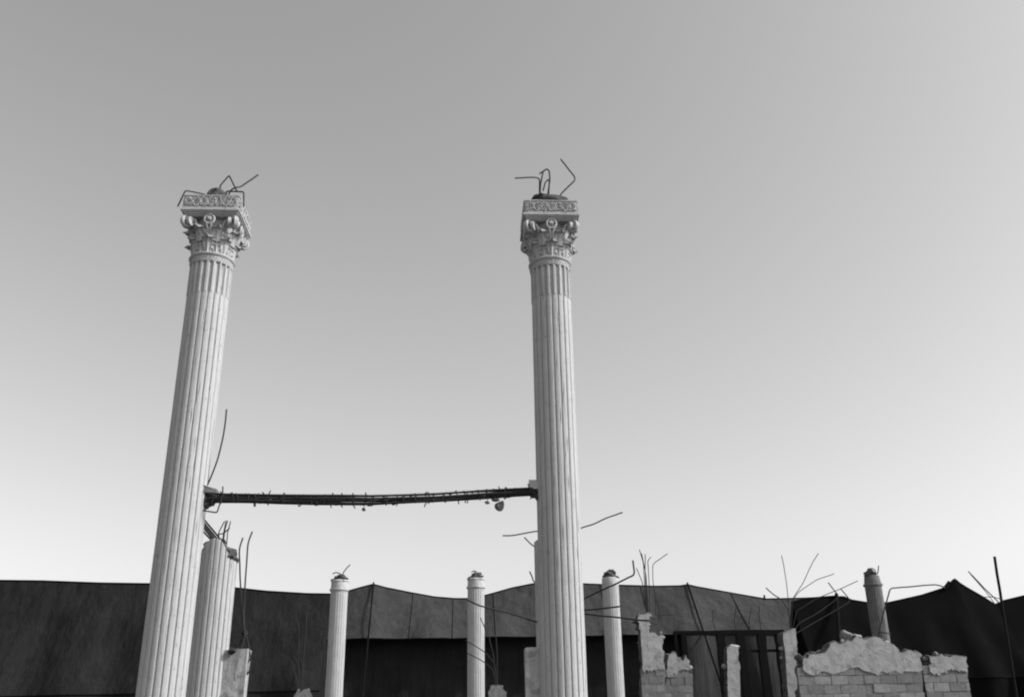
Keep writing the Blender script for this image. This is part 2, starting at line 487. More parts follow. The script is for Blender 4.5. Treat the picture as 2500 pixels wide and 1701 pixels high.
YN = 15.0
bl = at(404, 1600, YN); br = at(1375, 1600, YN)
col_l = tall_column((bl.x, YN, 0), 'tall fluted corinthian column with spidery bent bars splayed low over its capital', 1)
col_r = tall_column((br.x, YN, 0), 'tall fluted corinthian column with upright hooked bars and one long kinked bar on its capital', 2)
ZT = ZB+0.385

def crown_rubble(root, wx, h, seed, slab):
    bm = bmesh.new()
    if slab:
        lump(bm, (0.02, -0.08, ZT+0.09), (0.40, 0.32, 0.20), seed, 3, flat=0.15)
        lump(bm, (-0.12, -0.1, ZT+0.23), (0.20, 0.2, 0.09), seed+1, 3, flat=0.2)
        lump(bm, (0.17, -0.08, ZT+0.20), (0.26, 0.2, 0.10), seed+2, 3, flat=0.2)
    else:
        lump(bm, (-0.06, -0.10, ZT+0.10), (0.27, 0.25, 0.24), seed, 3, flat=0.25)
        lump(bm, (-0.10, -0.05, ZT+0.25), (0.13, 0.14, 0.10), seed+1, 3, flat=0.3)
        lump(bm, (0.15, 0.02, ZT+0.16), (0.14, 0.14, 0.12), seed+2, 3, flat=0.3)
    return link('broken_core', bm, CORE, root)
core_l = crown_rubble(col_l, 0.25, 0.3, 11, False)
core_r = crown_rubble(col_r, 0.3, 0.3, 21, True)

def cap_root(c, dx=0, dz=0.1): return (c.location.x+dx, YN, ZT+dz)
rb = 0.014
bar(col_l, [(434, 504, 14.55), (452, 466, 14.6), (459, 466.5, 14.65), (500, 475, 14.9)], YN, rb, root=cap_root(col_l, -0.05, 0.2), under=core_l)
bar(col_l, [(578, 466), (559, 428), (538, 453), (538, 467)], YN, rb, root=cap_root(col_l, -0.02), rad=0.03, under=core_l)
bar(col_l, [(630, 427, 15.3), (586, 457, 15.1), (578, 456), (564, 462), (556, 480)], YN, rb, root=cap_root(col_l, 0.12, 0.0), under=core_l)
bar(col_l, [(595, 504, 14.6), (595, 468.5, 14.6), (553, 466.5, 14.9), (549, 480, 14.95)], YN, rb, root=cap_root(col_l, 0.08, 0.0), rad=0.05, under=core_l)
bar(col_r, [(1258, 435, 14.6), (1306, 433, 14.9), (1317, 436), (1318, 473)], YN, rb, root=cap_root(col_r, -0.16, 0.1), under=core_r)
bar(col_r, [(1317, 424), (1325, 419), (1335, 412.6), (1341, 417), (1342, 440), (1338, 474)], YN, rb, root=cap_root(col_r, 0.0, 0.1), rad=0.03, under=core_r)
bar(col_r, [(1326, 418, 15.06), (1320, 446, 15.06), (1319, 473, 15.06)], YN, rb, root=cap_root(col_r, -0.14, 0.1), under=core_r)
bar(col_r, [(1326, 466), (1331, 446), (1338, 438), (1341, 443), (1340, 471)], YN-0.06, rb, root=cap_root(col_r, 0.01, 0.1), rad=0.03, under=core_r)
bar(col_r, [(1369, 389, 15.2), (1403, 431, 15.1), (1404, 440, 15.05), (1367, 475)], YN, rb, root=cap_root(col_r, 0.16, 0.1), under=core_r)

# broken beam stubs on the columns
def stub(root, px0, px1, ytop, ybot, lumps, tilt):
    a = local(root, at(px0, ytop, YN)); b = local(root, at(px1, ybot, YN))
    bm = bmesh.new()
    x0, x1 = min(a.x, b.x), max(a.x, b.x)
    box(bm, (x0, -0.13, b.z), (x1, 0.13, a.z))
    for v in bm.verts:
        inner = abs(v.co.x) < min(abs(x0), abs(x1))+0.02
        if not inner: v.co.z += tilt*(1 if v.co.z > (a.z+b.z)/2 else 0.2); v.co.y *= 0.85
    bmesh.ops.subdivide_edges(bm, edges=bm.edges[:], cuts=3, use_grid_fill=True)
    for v in bm.verts:
        v.co += Vector([noise.noise(v.co*8+Vector((s, 0, 0))) for s in (1, 5, 9)])*0.018
    link('beam_stub', bm, CORE2 if tilt else PLASTER, root)
    bm = bmesh.new()
    for i, (x, y, sx, sz) in enumerate(lumps):
        p = local(root, at(x, y, YN)); lump(bm, p, (sx, 0.12, sz), 40+i+int(px0), 3, flat=0.3)
    link('broken_core', bm, CORE, root)
stub(col_l, 494, 531, 1186, 1205, [(512, 1222, 0.09, 0.10), (506, 1230, 0.06, 0.09), (519, 1210, 0.10, 0.06)], -0.07)
stub(col_r, 1330, 1291, 1174, 1197, [(1296, 1196, 0.06, 0.08), (1305, 1206, 0.09, 0.07), (1315, 1216, 0.06, 0.08)], 0)
bar(col_l, [(553, 999, 14.9), (549, 1040, 14.9), (542, 1080, 14.92), (528, 1133, 14.95), (510, 1176)], YN, 0.014, root=at(500, 1195, YN), rad=0.2)
bar(col_l, [(544, 1187), (543, 1205), (539, 1222), (530, 1251), (502, 1246)], YN-0.12, 0.012, root=at(480, 1243, YN), rad=0.03)

# ------------------------------------------------------------------ bare reinforcing cage hung between the two columns
cage = thing('reinforcing_cage', at(905, 1222, YN), 'sagging bare bar cage of a stripped beam hung between the two tall columns', 'beam cage')
def cage_px(t):
    x = 508+t*(1302-508)
    top = [(508, 1205), (600, 1205.5), (760, 1209), (905, 1211), (1060, 1206), (1190, 1197), (1302, 1190)]
    bot = [(508, 1225), (600, 1226), (760, 1230), (905, 1231), (1060, 1224), (1190, 1215), (1302, 1207)]
    def ip(T):
        for (a, ya), (b, yb) in zip(T, T[1:]):
            if x <= b: return ya+(yb-ya)*(x-a)/(b-a)
        return T[-1][1]
    return x, ip(top), ip(bot)
lines = [(0.0, -.10), (0.06, .10), (0.42, -.11), (0.58, .11), (0.80, -.10), (0.92, -.04), (1.0, .02), (0.93, .10), (0.70, .05), (0.30, .0)]
for li, (fy, dy) in enumerate(lines):
    pts = []
    for i in range(41):
        t = i/40; x, a, b = cage_px(t)
        fyy = min(1.05, max(-0.05, fy + 0.12*noise.noise(Vector((t*3.3, li*5.1, 0)))))
        if 0 < fy < 1: fyy += 0.10*sin(t*pi*2+li)*(0.5 if fy > .7 else 1)
        p = local(cage, at(x, a+(b-a)*min(fyy, 1.03), YN+dy+0.03*noise.noise(Vector((t*4, 0, li*3)))))
        pts.append(p)
    bm = bmesh.new(); tube(bm, pts, 0.017)
    link('reinforcing_bar', bm, STEEL, cage, smooth=True)
rnd = random.Random(5)
for i in range(40):
    t = (i+0.6+rnd.uniform(-.5, .5))/40.6; x, a, b = cage_px(t)
    a -= rnd.choice((0, 1, 2, 3, 5)); b += rnd.choice((0, 1, 2, 4, 6))
    sk = rnd.uniform(-6, 6); dx = rnd.uniform(-4, 4)
    P = [at(x, a, YN-.12), at(x+sk, b, YN-.12), at(x+sk+dx, b-2, YN+.12), at(x+dx, a+1, YN+.12)]
    if rnd.random() < 0.45:        # torn open, one tail sticking out
        P = P[1:]+[P[0]]; P.append(at(x+rnd.uniform(-6, 6), a+rnd.choice((-5, -4, 3)), YN-.13))
        if rnd.random() < 0.6: P.insert(0, at(x+sk+rnd.uniform(-5, 5), b+rnd.uniform(3, 8), YN-.13))
    else: P.append(P[0])
    P = bend([local(cage, p) for p in P], 0.03)
    bm = bmesh.new(); tube(bm, P, 0.0095, 5)
    link('stirrup', bm, STEEL, cage, smooth=True)
for i in range(26):
    x, a, b = cage_px(rnd.uniform(0.03, 0.98)); yy = rnd.choice((a+1, b-1, b+1, (a+b)/2)); q = rnd.uniform(.012, .032)
    bm = bmesh.new(); lump(bm, local(cage, at(x, yy, YN-.1+rnd.uniform(0, .2))), (q*rnd.uniform(.8, 1.8), q, q), 300+i, 2, flat=0.3)
    link('concrete_lump', bm, CORE2, cage)
for i, (x, y, sx, sz) in enumerate(((622, 1231, .022, .045), (773, 1231, .05, .022), (888, 1243, .034, .032), (1190, 1226, .045, .03), (1180, 1213, .08, .045), (1220, 1233, .088, .10), (1208, 1219, .07, .035), (1088, 1223, .03, .03), (655, 1217, .05, .03))):
    bm = bmesh.new(); lump(bm, local(cage, at(x, y, YN)), (sx, sx, sz), 70+i, 2, flat=0.2)
    link('concrete_lump', bm, CORE2, cage)
for x, y0, y1 in ((888, 1226, 1241), (1218, 1216, 1228), (622, 1222, 1230), (773, 1226, 1231), (1190, 1212, 1224)):
    bm = bmesh.new(); tube(bm, [local(cage, at(x, y0, YN)), local(cage, at(x+1, y1, YN))], 0.006, 5)
    link('hanging_wire', bm, STEEL, cage)

# ------------------------------------------------------------------ broken columns of the second row
YS = 18.9
def stump(cx, label, skin_px, core_px, seed):
    """skin_px: list of (angle offset across the front -1..1, photo y) for the plaster edge"""
    b = at(cx, 1600, YS)
    root = thing('broken_column', (b.x, YS, 0), label, 'column')
    axis = lambda y: at(cx, y, YS).z
    def top(a):
        u = cos(a)                             # -1 left .. 1 right as seen from the front
        T = skin_px
        for (ua, ya), (ub, yb) in zip(T, T[1:]):
            if u <= ub:
                y = ya+(yb-ya)*(u-ua)/(ub-ua); break
        else: y = T[-1][1]
        return axis(y)+0.03*noise.noise(Vector((cos(a)*5, sin(a)*5, seed)))
    bm = bmesh.new(); shaft_mesh(bm, R0, 0.75, 5, top=top, step=0.18)
    link('shaft', bm, PLASTER, root)
    bm = bmesh.new(); square_stack(bm, [(0.52, 0), (0.52, 0.30), (0.48, 0.33), (0.48, 0.52), (0.44, 0.56)])
    lathe(bm, [(0.43, 0.55), (0.45, 0.60), (0.43, 0.66), (0.385, 0.69), (0.40, 0.73), (0.36, 0.76)])
    link('base', bm, PLASTER, root)
    bm = bmesh.new()
    for i, (x, y, sx, sz) in enumerate(core_px):
        lump(bm, local(root, at(x, y, YS-0.05)), (sx, 0.24, sz), seed*13+i, 3, flat=0.3)
    link('broken_core', bm, CORE, root)
    return root
st_l = stump(511, 'broken fluted column with bent bars, tucked beside the spidery-barred tall column',
             [(-1, 1352), (-0.75, 1338), (-0.45, 1326), (-0.1, 1322), (0.25, 1325), (0.45, 1338), (0.7, 1360), (1, 1372)],
             [(530, 1330, .23, .13), (556, 1350, .17, .17), (508, 1341, .14, .13), (567, 1362, .11, .12), (540, 1322, .10, .07)], 3)
st_r = stump(1354, 'broken fluted column almost hidden behind the hook-barred tall column, long bars sticking out sideways',
             [(-1, 1324), (-0.6, 1318), (-0.2, 1314), (0.3, 1318), (1, 1330)], [(1340, 1320, .2, .1), (1360, 1322, .2, .12)], 5)
ra = lambda c, z: (c.location.x, YS, z)
zt = at(511, 1330, YS).z
for px in ([(470, 1232), (540, 1318)], [(465, 1234), (534, 1320)], [(480, 1258, 18.8), (529, 1322, 18.8)], [(478, 1264, 18.75), (525, 1322, 18.75)], [(490, 1290, 18.7), (520, 1322, 18.7)]):
    bar(st_l, px, YS, 0.02, root=ra(st_l, zt-0.2))
for px in ([(548, 1272), (533, 1300), (536, 1320)], [(552, 1270), (546, 1300), (543, 1322)], [(556, 1270, 18.8), (550, 1290, 18.8), (545, 1325, 18.8)], [(563, 1272), (556, 1300), (553, 1332)], [(561, 1288, 18.7), (545, 1302, 18.7), (532, 1303, 18.7), (536, 1318, 18.8)]):
    bar(st_l, px, YS+0.02, 0.012, root=ra(st_l, zt-0.25), rad=0.04)
# stub of the lower beam with a knot of bars
def low_stub(root, xa, xb, ytop, ybot):
    a = local(root, at(xa, ytop, YS)); b = local(root, at(xb, ybot, YS))
    bm = bmesh.new(); box(bm, (min(a.x, b.x), -0.16, 0), (max(a.x, b.x), 0.16, a.z))
    bmesh.ops.subdivide_edges(bm, edges=bm.edges[:], cuts=4, use_grid_fill=True)
    for v in bm.verts: v.co += Vector([noise.noise(v.co*7+Vector((s, 0, 0))) for s in (1, 5, 9)])*0.03
    link('wall_stub', bm, RENDER, root)
low_stub(st_l, 540, 600, 1586, 1672)
low_stub(st_r, 1340, 1283, 1581, 1668)
bm = bmesh.new()
lump(bm, local(st_l, at(566, 1588, YS-.2)), (.08, .08, .07), 91, 3)
lump(bm, local(st_l, at(597, 1543, YS)), (.075, .06, .055), 92, 3)
lump(bm, local(st_l, at(594, 1562, YS)), (.05, .05, .045), 93, 3)
link('broken_core', bm, STEEL, st_l)
for px in ([(593, 1312), (584, 1337), (585, 1365), (588, 1440), (591, 1500), (593, 1545), (583, 1578), (566, 1592)],
           [(616, 1297), (605, 1324), (603, 1365), (598, 1440), (595, 1500), (597, 1545), (593, 1570), (570, 1588)],
           [(589, 1452), (591, 1500), (599, 1548), (607, 1575), (613, 1612)],
           [(596, 1470, 18.85), (593, 1510, 18.85), (599, 1548, 18.85), (590, 1580, 18.8), (575, 1590, 18.8)],
           [(613, 1612), (608, 1640), (596, 1650)]):
    bar(st_l, px, YS, 0.017, root=at(560, 1598+(40 if px[-1][1] > 1600 else 0), YS), rad=0.1)

for px in ([(1227, 1307), (1253, 1307), (1285, 1300), (1316, 1295), (1335, 1310)], [(1280, 1311), (1300, 1332)], [(1293, 1394), (1299, 1405), (1302, 1420)],
           [(1520, 1250, 18.4), (1476, 1266, 18.5), (1446, 1280, 18.6), (1416, 1289, 18.7), (1375, 1312)]):
    bar(st_r, px, YS, 0.013, root=ra(st_r, at(1354, min(1450, px[-1][1]+18), YS).z), rad=0.1)
for px in ([(1545, 1367, 18.0), (1549, 1396, 18.0), (1547, 1403, 18.0), (1424, 1462, 18.6)], [(1513, 1480, 18.2), (1428, 1489, 18.7)], [(1585, 1514, 17.9), (1560, 1513, 18.0), (1476, 1503, 18.5), (1427, 1498, 18.7)],
           [(1140, 1463, 18.3), (1170, 1477, 18.3), (1180, 1480, 18.35), (1259, 1500, 18.6), (1301, 1515, 18.8)]):
    bar(st_r, px, YS, 0.016, root=ra(st_r, at(1354, px[-1][1]+(12 if px[-1][0] < 1354 else 20), YS).z), rad=0.06)

# ------------------------------------------------------------------ far columns
YF = 40.0
def far_column(cx, ring_y, neck_y, top_y, label, style, bars, PLASTER=PLASTER):
    b = at(cx[0], 1600, YF); t = at(cx[1], ring_y, YF)
    root = thing('necked_column', (b.x, YF, 0), label, 'column', 'far columns before the tent')
    zr = t.z; zn = at(cx[1], neck_y, YF).z; ztp = at(cx[1], top_y, YF).z
    bm = bmesh.new(); shaft_mesh(bm, R0, 0.4, zr, per=8, step=0.6); link('shaft', bm, PLASTER, root)
    bm = bmesh.new(); square_stack(bm, [(0.5, 0), (0.5, 0.28), (0.42, 0.34), (0.40, 0.42)]); link('base', bm, PLASTER, root)
    if style != 'bare':
        bm = bmesh.new(); lathe(bm, [(0.33, zr-0.05), (0.385, zr-0.04), (0.40, zr), (0.385, zr+0.05), (0.34, zr+0.06)], 40, jit=0.05)
        link('ring', bm, PLASTER, root, smooth=True)
    k = 0.88 if style == 'taper' else 0.98
    bm = bmesh.new(); lathe(bm, [(0.345, zr), (0.35, zr+0.08), (0.35*k, zn-0.02), (0.335*k, zn+0.02)], 40, jit=0.04)
    if style == 'cap': lathe(bm, [(0.34, zn-0.05), (0.37, zn-0.03), (0.36, zn+0.03), (0.3, zn+0.04)], 40, jit=0.12)
    link('neck', bm, PLASTER, root, smooth=True)
    bm = bmesh.new(); h = ztp-zn; s = int(cx[0])
    lump(bm, (0, 0, zn+h*0.3), (0.31, 0.3, h*0.55), s, 3, flat=0.3)
    lump(bm, (0.04 if style != 'taper' else -0.05, 0, zn+h*0.6), (0.21, 0.2, h*0.5), s+1, 3, flat=0.4)
    lump(bm, (0.2 if style == 'bare' else -0.18, -0.05, zn+h*0.12), (0.2, 0.2, h*0.25), s+2, 3, flat=0.4)
    link('broken_core', bm, CORE, root)
    for px in bars: bar(root, px, YF, 0.022, root=(b.x, YF, zn+h*0.2), rad=0.05)
    return root
far_column((820, 829), 1440, 1418, 1401, 'far fluted column whose broken top carries a long thin upswept wire', 'cap', [[(855, 1378), (848, 1384), (840, 1394), (836, 1404)], [(812, 1400), (820, 1396), (832, 1400), (834, 1406)]])
far_column((1162, 1162), 1434, 1414, 1397, 'far fluted column with ring and rounded broken top, crossed low by two slanting wires', 'cap', [[(1151, 1396), (1157, 1392), (1163, 1394), (1161, 1400)]])
far_column((1499, 1491), 1428, 1411, 1391, 'far fluted column without a ring, its broken cap jutting over one side', 'bare', [])
far_column((2158, 2141), 1428, 1406, 1387, 'far fluted column darkened for underexposure, narrowing to a jagged top in front of the peaked tent', 'taper', [[(2122, 1388), (2128, 1386), (2136, 1390), (2138, 1398)], [(2145, 1380), (2144, 1392), (2142, 1400)]], UNDEREXPOSED_PLASTER)

# ------------------------------------------------------------------ tents
def interp(T, x):
    if x <= T[0][0]: return T[0][1]
    for (a, ya), (b, yb) in zip(T, T[1:]):
        if x <= b: return ya+(yb-ya)*(x-a)/(b-a)
    return T[-1][1]

SAG = 0.12
def tent(name, label, ridge, eave, Yr, Ye, mat, curtains, hem=True, nx=160, inner=None):
    x0, x1 = ridge[0][0], ridge[-1][0]
    c = at((x0+x1)/2, 1600, Yr)
    root = thing(name, (c.x, Yr, 0), label, 'tent')
    X0, X1 = at(x0, 1440, Yr).x, at(x1, 1440, Yr).x
    R = []; E = []
    for i in range(nx+1):
        x = x0+(x1-x0)*i/nx
        p = at(x, interp(ridge, x), Yr); R.append(p)
        # the eave stands in front of the ridge at the same world x
        e = at(x, interp(eave, x), Ye); z = e.z
        E.append(Vector((p.x, Ye+0.25*sin(i*0.35), z)))
    bm = bmesh.new(); nv = 14
    def sheet(A, B, sag, mi=0, wr=0.10):
        g = []
        for j in range(nv+1):
            t = j/nv; row = []
            for i in range(len(A)):
                p = A[i].lerp(B[i], t)
                p.z -= sag*sin(pi*t)
                p.z += wr*noise.noise(Vector((p.x*0.5, t*3, 1)))*sin(pi*t)
                p.y += wr*2*noise.noise(Vector((p.x*0.35, t*2, 7)))*min(1, t*3)
                p.y += wr*0.7*noise.noise(Vector((p.x*1.3, t*1.2, 3)))*min(1, t*3)
                row.append(bm.verts.new(local(root, p)))
            g.append(row)
        for j in range(nv):
            for i in range(len(A)-1): bm.faces.new((g[j][i], g[j][i+1], g[j+1][i+1], g[j+1][i])).material_index = mi
    sheet(R, E, SAG)
    Bk = [Vector((p.x, 2*Yr-Ye, e.z)) for p, e in zip(R, E)]
    sheet(R, Bk, SAG)
    link('roof_canvas', bm, mat, root, smooth=True)
    bm = bmesh.new(); sheet([p+Vector((0, -0.25, 0.3)) for p in Bk], [Vector((p.x, p.y, 0)) for p in Bk], 0, wr=0.05); link('rear_curtain', bm, mat, root, smooth=True)
    for a, b in curtains:
        ia = max(0, int((a-x0)/(x1-x0)*nx)); ib = min(nx, int((b-x0)/(x1-x0)*nx))
        bm = bmesh.new(); sheet([p.copy() for p in E[ia:ib+1]], [Vector((p.x, p.y-0.1, 0)) for p in E[ia:ib+1]], 0, wr=0.12); link('front_curtain', bm, mat, root, smooth=True)
    if inner:  # dark sheet added behind the eave, stands in for interior shade
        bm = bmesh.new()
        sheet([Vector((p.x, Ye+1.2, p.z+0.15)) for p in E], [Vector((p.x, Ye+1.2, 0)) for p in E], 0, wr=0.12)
        link('shade_sheet', bm, inner, root, smooth=True)
    for s in (0, -1):
        bm = bmesh.new()
        V = [bm.verts.new(local(root, p)) for p in (R[s], E[s], Vector((E[s].x, E[s].y, 0)), Vector((Bk[s].x, Bk[s].y, 0)), Bk[s])]
        bm.faces.new(V); link('end_curtain', bm, mat, root)
    bm = bmesh.new(); tube(bm, [local(root, p+Vector((0, 0, 0.01))) for p in R], 0.05); link('ridge_rope', bm, HEM, root, smooth=True)
    bm = bmesh.new(); tube(bm, [local(root, p+Vector((0, -0.02, 0))) for p in E], 0.035); link('eave_hem', bm, HEM, root, smooth=True)
    return root, R, E

ridge0 = [(-60, 1416), (105, 1418), (240, 1423), (370, 1425), (575, 1435), (650, 1443), (750, 1449), (812, 1450)]
eave0 = [(-60, 1700), (812, 1684)]
tent0, R0_, E0_ = tent('low_tent', 'plain canvas tent without peaks, darkened for lens falloff, behind the spidery-barred column', ridge0, eave0, 56.0, 53.0, SHADED_CANVAS, [(-60, 812)], nx=90)
ridge1 = [(806, 1450), (845, 1444), (880, 1434), (911, 1426), (940, 1434), (1000, 1446), (1060, 1457), (1110, 1461), (1145, 1461), (1190, 1452), (1250, 1435), (1300, 1425), (1330, 1422), (1370, 1424), (1425, 1425), (1500, 1428), (1600, 1431), (1660, 1430), (1679, 1427), (1700, 1432), (1750, 1441), (1800, 1450), (1870, 1462), (1960, 1460), (2060, 1456), (2110, 1478)]
eave1 = [(806, 1560), (850, 1559), (1100, 1557), (1260, 1554), (1425, 1551), (1560, 1549), (1612, 1549), (2110, 1545)]
tent1, R1, E1 = tent('marquee', 'long grey canvas marquee with several low peaks and an open dark side', ridge1, eave1, 58.0, 54.5, CANVAS, [(1626, 2110)], inner=SHADED_CANVAS)
ridge2 = [(1932, 1470), (1960, 1463), (1990, 1459), (2040, 1455), (2080, 1465), (2130, 1473), (2170, 1471), (2250, 1453), (2300, 1437), (2316, 1428), (2330, 1412), (2344, 1424), (2360, 1434), (2400, 1457), (2430, 1476), (2452, 1466), (2560, 1440)]
eave2 = [(1932, 1660), (2560, 1650)]
tent2, R2, E2 = tent('peaked_tent', 'canvas tent with one sharp peak, underexposure painted in as black', ridge2, eave2, 50.0, 47.5, UNDEREXPOSED_CANVAS, [(1932, 2560)], nx=110)

def pole(root, px, r, name='tent_pole', mat=None, drop=True):
    P = [at(*p) for p in px]
    if drop:
        d = P[-1]-P[-2]; k = -P[-1].z/d.z if d.z < -1e-3 else 0
        P.append(P[-1]+d*k)
    bm = bmesh.new(); tube(bm, [local(root, p) for p in P], r, 8); link(name, bm, mat or HEM, root, smooth=True)
def guy(root, R, E, ridge, sx, px2, r, nx=160):
    """a pole laid down the front slope at a peak and on to the ground"""
    x0, x1 = ridge[0][0], ridge[-1][0]; i = round((sx-x0)/(x1-x0)*nx)
    P = [R[i]+Vector((0, -0.02, 0.12))]
    q = at(px2[0], px2[1], px2[2]); P.append(q)
    d = q-P[0]; P.append(q+d*(-q.z/d.z))
    bm = bmesh.new(); tube(bm, [local(root, p) for p in P], r, 8); link('guy_pole', bm, HEM, root, smooth=True)
guy(tent1, R1, E1, ridge1, 911, (899, 1557, 53.9), 0.05)
guy(tent1, R1, E1, ridge1, 1679, (1723, 1557, 53.9), 0.055)
pole(tent1, [(1866, 1452, 57.95), (1866, 1468, 57.95)], 0.06, drop=False)
pole(tent2, [(2318, 1420, 49.9), (2305, 1437, 49.9)], 0.10, drop=False)
pole(tent2, [(2042, 1450, 49.9), (2052, 1600, 46.8)], 0.10)
# seams of the canvas lying on the front slope
for sx, k in ((1010, 0), (1113, 0), (1210, 0), (1470, 0), (1570, 0), (1790, 0)):
    x0, x1 = ridge1[0][0], ridge1[-1][0]; i = int((sx-x0)/(x1-x0)*160)
    P = []
    for j in range(15):
        t = j/14; p = R1[i].lerp(E1[i], t); p.z -= SAG*sin(pi*t)-0.02
        p.z += 0.10*noise.noise(Vector((p.x*0.5, t*3, 1)))*sin(pi*t); p.y -= 0.02
        p.y += 0.20*noise.noise(Vector((p.x*0.35, t*2, 7)))*min(1, t*3) + 0.07*noise.noise(Vector((p.x*1.3, t*1.2, 3)))*min(1, t*3); P.append(local(tent1, p))
    bm = bmesh.new(); tube(bm, P, 0.03, 5); link('seam', bm, CANVAS, tent1, smooth=True)

# ------------------------------------------------------------------ wall remnants and piers on the right
w1 = slab_wall('broken_wall', at(1590, 1600, 26.0)*1, [(1569, 1760), (1568, 1604), (1563, 1545), (1557, 1515), (1556, 1507), (1563, 1496), (1580, 1495), (1583, 1512), (1584, 1542), (1600, 1546), (1604, 1552), (1616, 1549), (1618, 1580), (1622, 1620), (1628, 1760)], 26.0, 0.4, 'pale broken wall with a narrow horn rising from one end', 'wall', seed=3, skin=1636, mats=(CORE2, CORE))
w2 = slab_wall('broken_wall', at(1645, 1600, 27.0)*1, [(1624, 1760), (1627, 1625), (1632, 1606), (1640, 1592), (1648, 1590), (1654, 1600), (1664, 1608), (1672, 1600), (1684, 1612), (1690, 1640), (1696, 1760)], 27.0, 0.5, 'low pale pointed wall fragment beside the dark frame', 'wall', seed=5, skin=1645, mats=(CORE2, CORE))
w3 = slab_wall('broken_pillar', at(1790, 1600, 28.0)*1, [(1778, 1760), (1776, 1640), (1775, 1578), (1785, 1576), (1802, 1578), (1804, 1610), (1806, 1640), (1810, 1760)], 28.0, 0.4, 'short pale pillar standing inside the dark frame', 'pillar', seed=6, rough=0.025)
w4 = slab_wall('broken_pillar', at(1930, 1600, 25.0)*1, [(1928, 1760), (1918, 1604), (1911, 1545), (1921, 1541), (1929, 1536), (1939, 1534), (1943, 1545), (1948, 1604), (1955, 1760)], 25.0, 0.4, 'pale leaning pillar with a spray of thin bars, at the end of the dark frame', 'pillar', seed=7, rough=0.025)
w5 = slab_wall('broken_wall', at(2110, 1600, 23.0)*1, [(1958, 1760), (1960, 1606), (1985, 1598), (2005, 1598), (2018, 1586), (2030, 1572), (2043, 1563), (2050, 1570), (2062, 1566), (2075, 1561), (2090, 1554), (2110, 1555), (2135, 1552), (2150, 1556), (2165, 1566), (2180, 1573), (2195, 1586), (2202, 1592), (2208, 1586), (2214, 1580), (2230, 1586), (2240, 1592), (2246, 1608), (2252, 1640), (2256, 1760)], 23.0, 0.45, 'wide pale mound-shaped wall remnant below the necked column and peaked tent', 'wall', seed=8, chunks=24, skin=1640, mats=(CORE2, CORE))
w6 = slab_wall('broken_wall', at(2315, 1600, 23.0)*1, [(2270, 1760), (2271, 1640), (2272, 1600), (2290, 1597), (2320, 1601), (2345, 1596), (2358, 1604), (2362, 1640), (2368, 1760)], 23.0, 0.45, 'low flat-topped pale wall remnant below the peaked tent', 'wall', seed=9, chunks=9, skin=1635, mats=(CORE2, CORE))
# loose block on the remnant
blk = bmesh.new(); o = at(2065, 1552, 23.2)
lump(blk, (0, 0, 0), (0.16, 0.16, 0.155), 55, 3, flat=0.12)
bo = link('concrete_block', blk, CORE2); bo.location = o
tag(bo, 'grey loose concrete block lodged on the mound-shaped wall remnant', 'block')
# bent bar arching from the remnant over to the peaked tent's top
bar(w5, [(2307, 1434, 24.5), (2298, 1429, 24.4), (2283, 1426, 24.3), (2177, 1435, 23.3), (2172, 1439, 23.25), (2148, 1530, 23.2)], 23.2, 0.017, root=at(2142, 1566, 23.2), rad=0.12)
bar(w5, [(2175, 1546, 23.2), (2146, 1541, 23.2)], 23.2, 0.014, root=at(2146, 1568, 23.2))
# spray on the leaning pillar
for px, r in (([(1908, 1355), (1914, 1385), (1921, 1428), (1924, 1462)], .010), ([(1998, 1350), (1983, 1373), (1960, 1424), (1935, 1460)], .010), ([(2036, 1400), (1996, 1413), (1948, 1446), (1935, 1464)], .010),
              ([(2094, 1417), (2049, 1438), (1994, 1460), (1945, 1490)], .011), ([(1870, 1434), (1890, 1452), (1910, 1464), (1926, 1490)], .015), ([(2022, 1421), (2049, 1456), (1990, 1500), (1950, 1520)], .015), ([(2053, 1437), (2078, 1466), (1995, 1515)], .014)):
    px = [(a, b, 25.2) for a, b in px]
    bar(w4, px if px[-1][0] < 2000 else px[::-1], 25.2, r, root=at(1931, 1552, 25.2), rad=0.1)

# square pier behind the horned wall, with a brush of bars
p1 = slab_wall('broken_pier', at(1597, 1600, 31.0)*1, [(1576, 1740), (1577, 1560), (1577, 1508), (1590, 1503), (1604, 1506), (1612, 1520), (1612, 1560), (1614, 1740)], 31.0, 0.45, 'dark rough pier behind the horned wall with a brush of upright bars', 'pier', mats=(CORE, CORE), seed=12)
for px in ([(1561, 1341), (1571, 1375), (1574, 1437), (1579, 1500)], [(1575, 1352), (1575, 1375), (1576, 1424), (1581, 1500)], [(1589, 1359), (1581, 1367), (1583, 1388), (1585, 1435), (1586, 1490)], [(1630, 1351), (1593, 1376), (1594, 1415), (1600, 1455), (1601, 1484)],
           [(1554, 1386), (1568, 1420), (1578, 1490)], [(1602, 1462), (1610, 1482), (1608, 1505)], [(1640, 1500), (1605, 1501), (1590, 1508)], [(1566, 1350), (1577, 1400), (1579, 1440), (1583, 1498)]):
    bar(p1, px, 31.2, 0.014, root=at(px[-1][0], 1530, 31.2), rad=0.12)

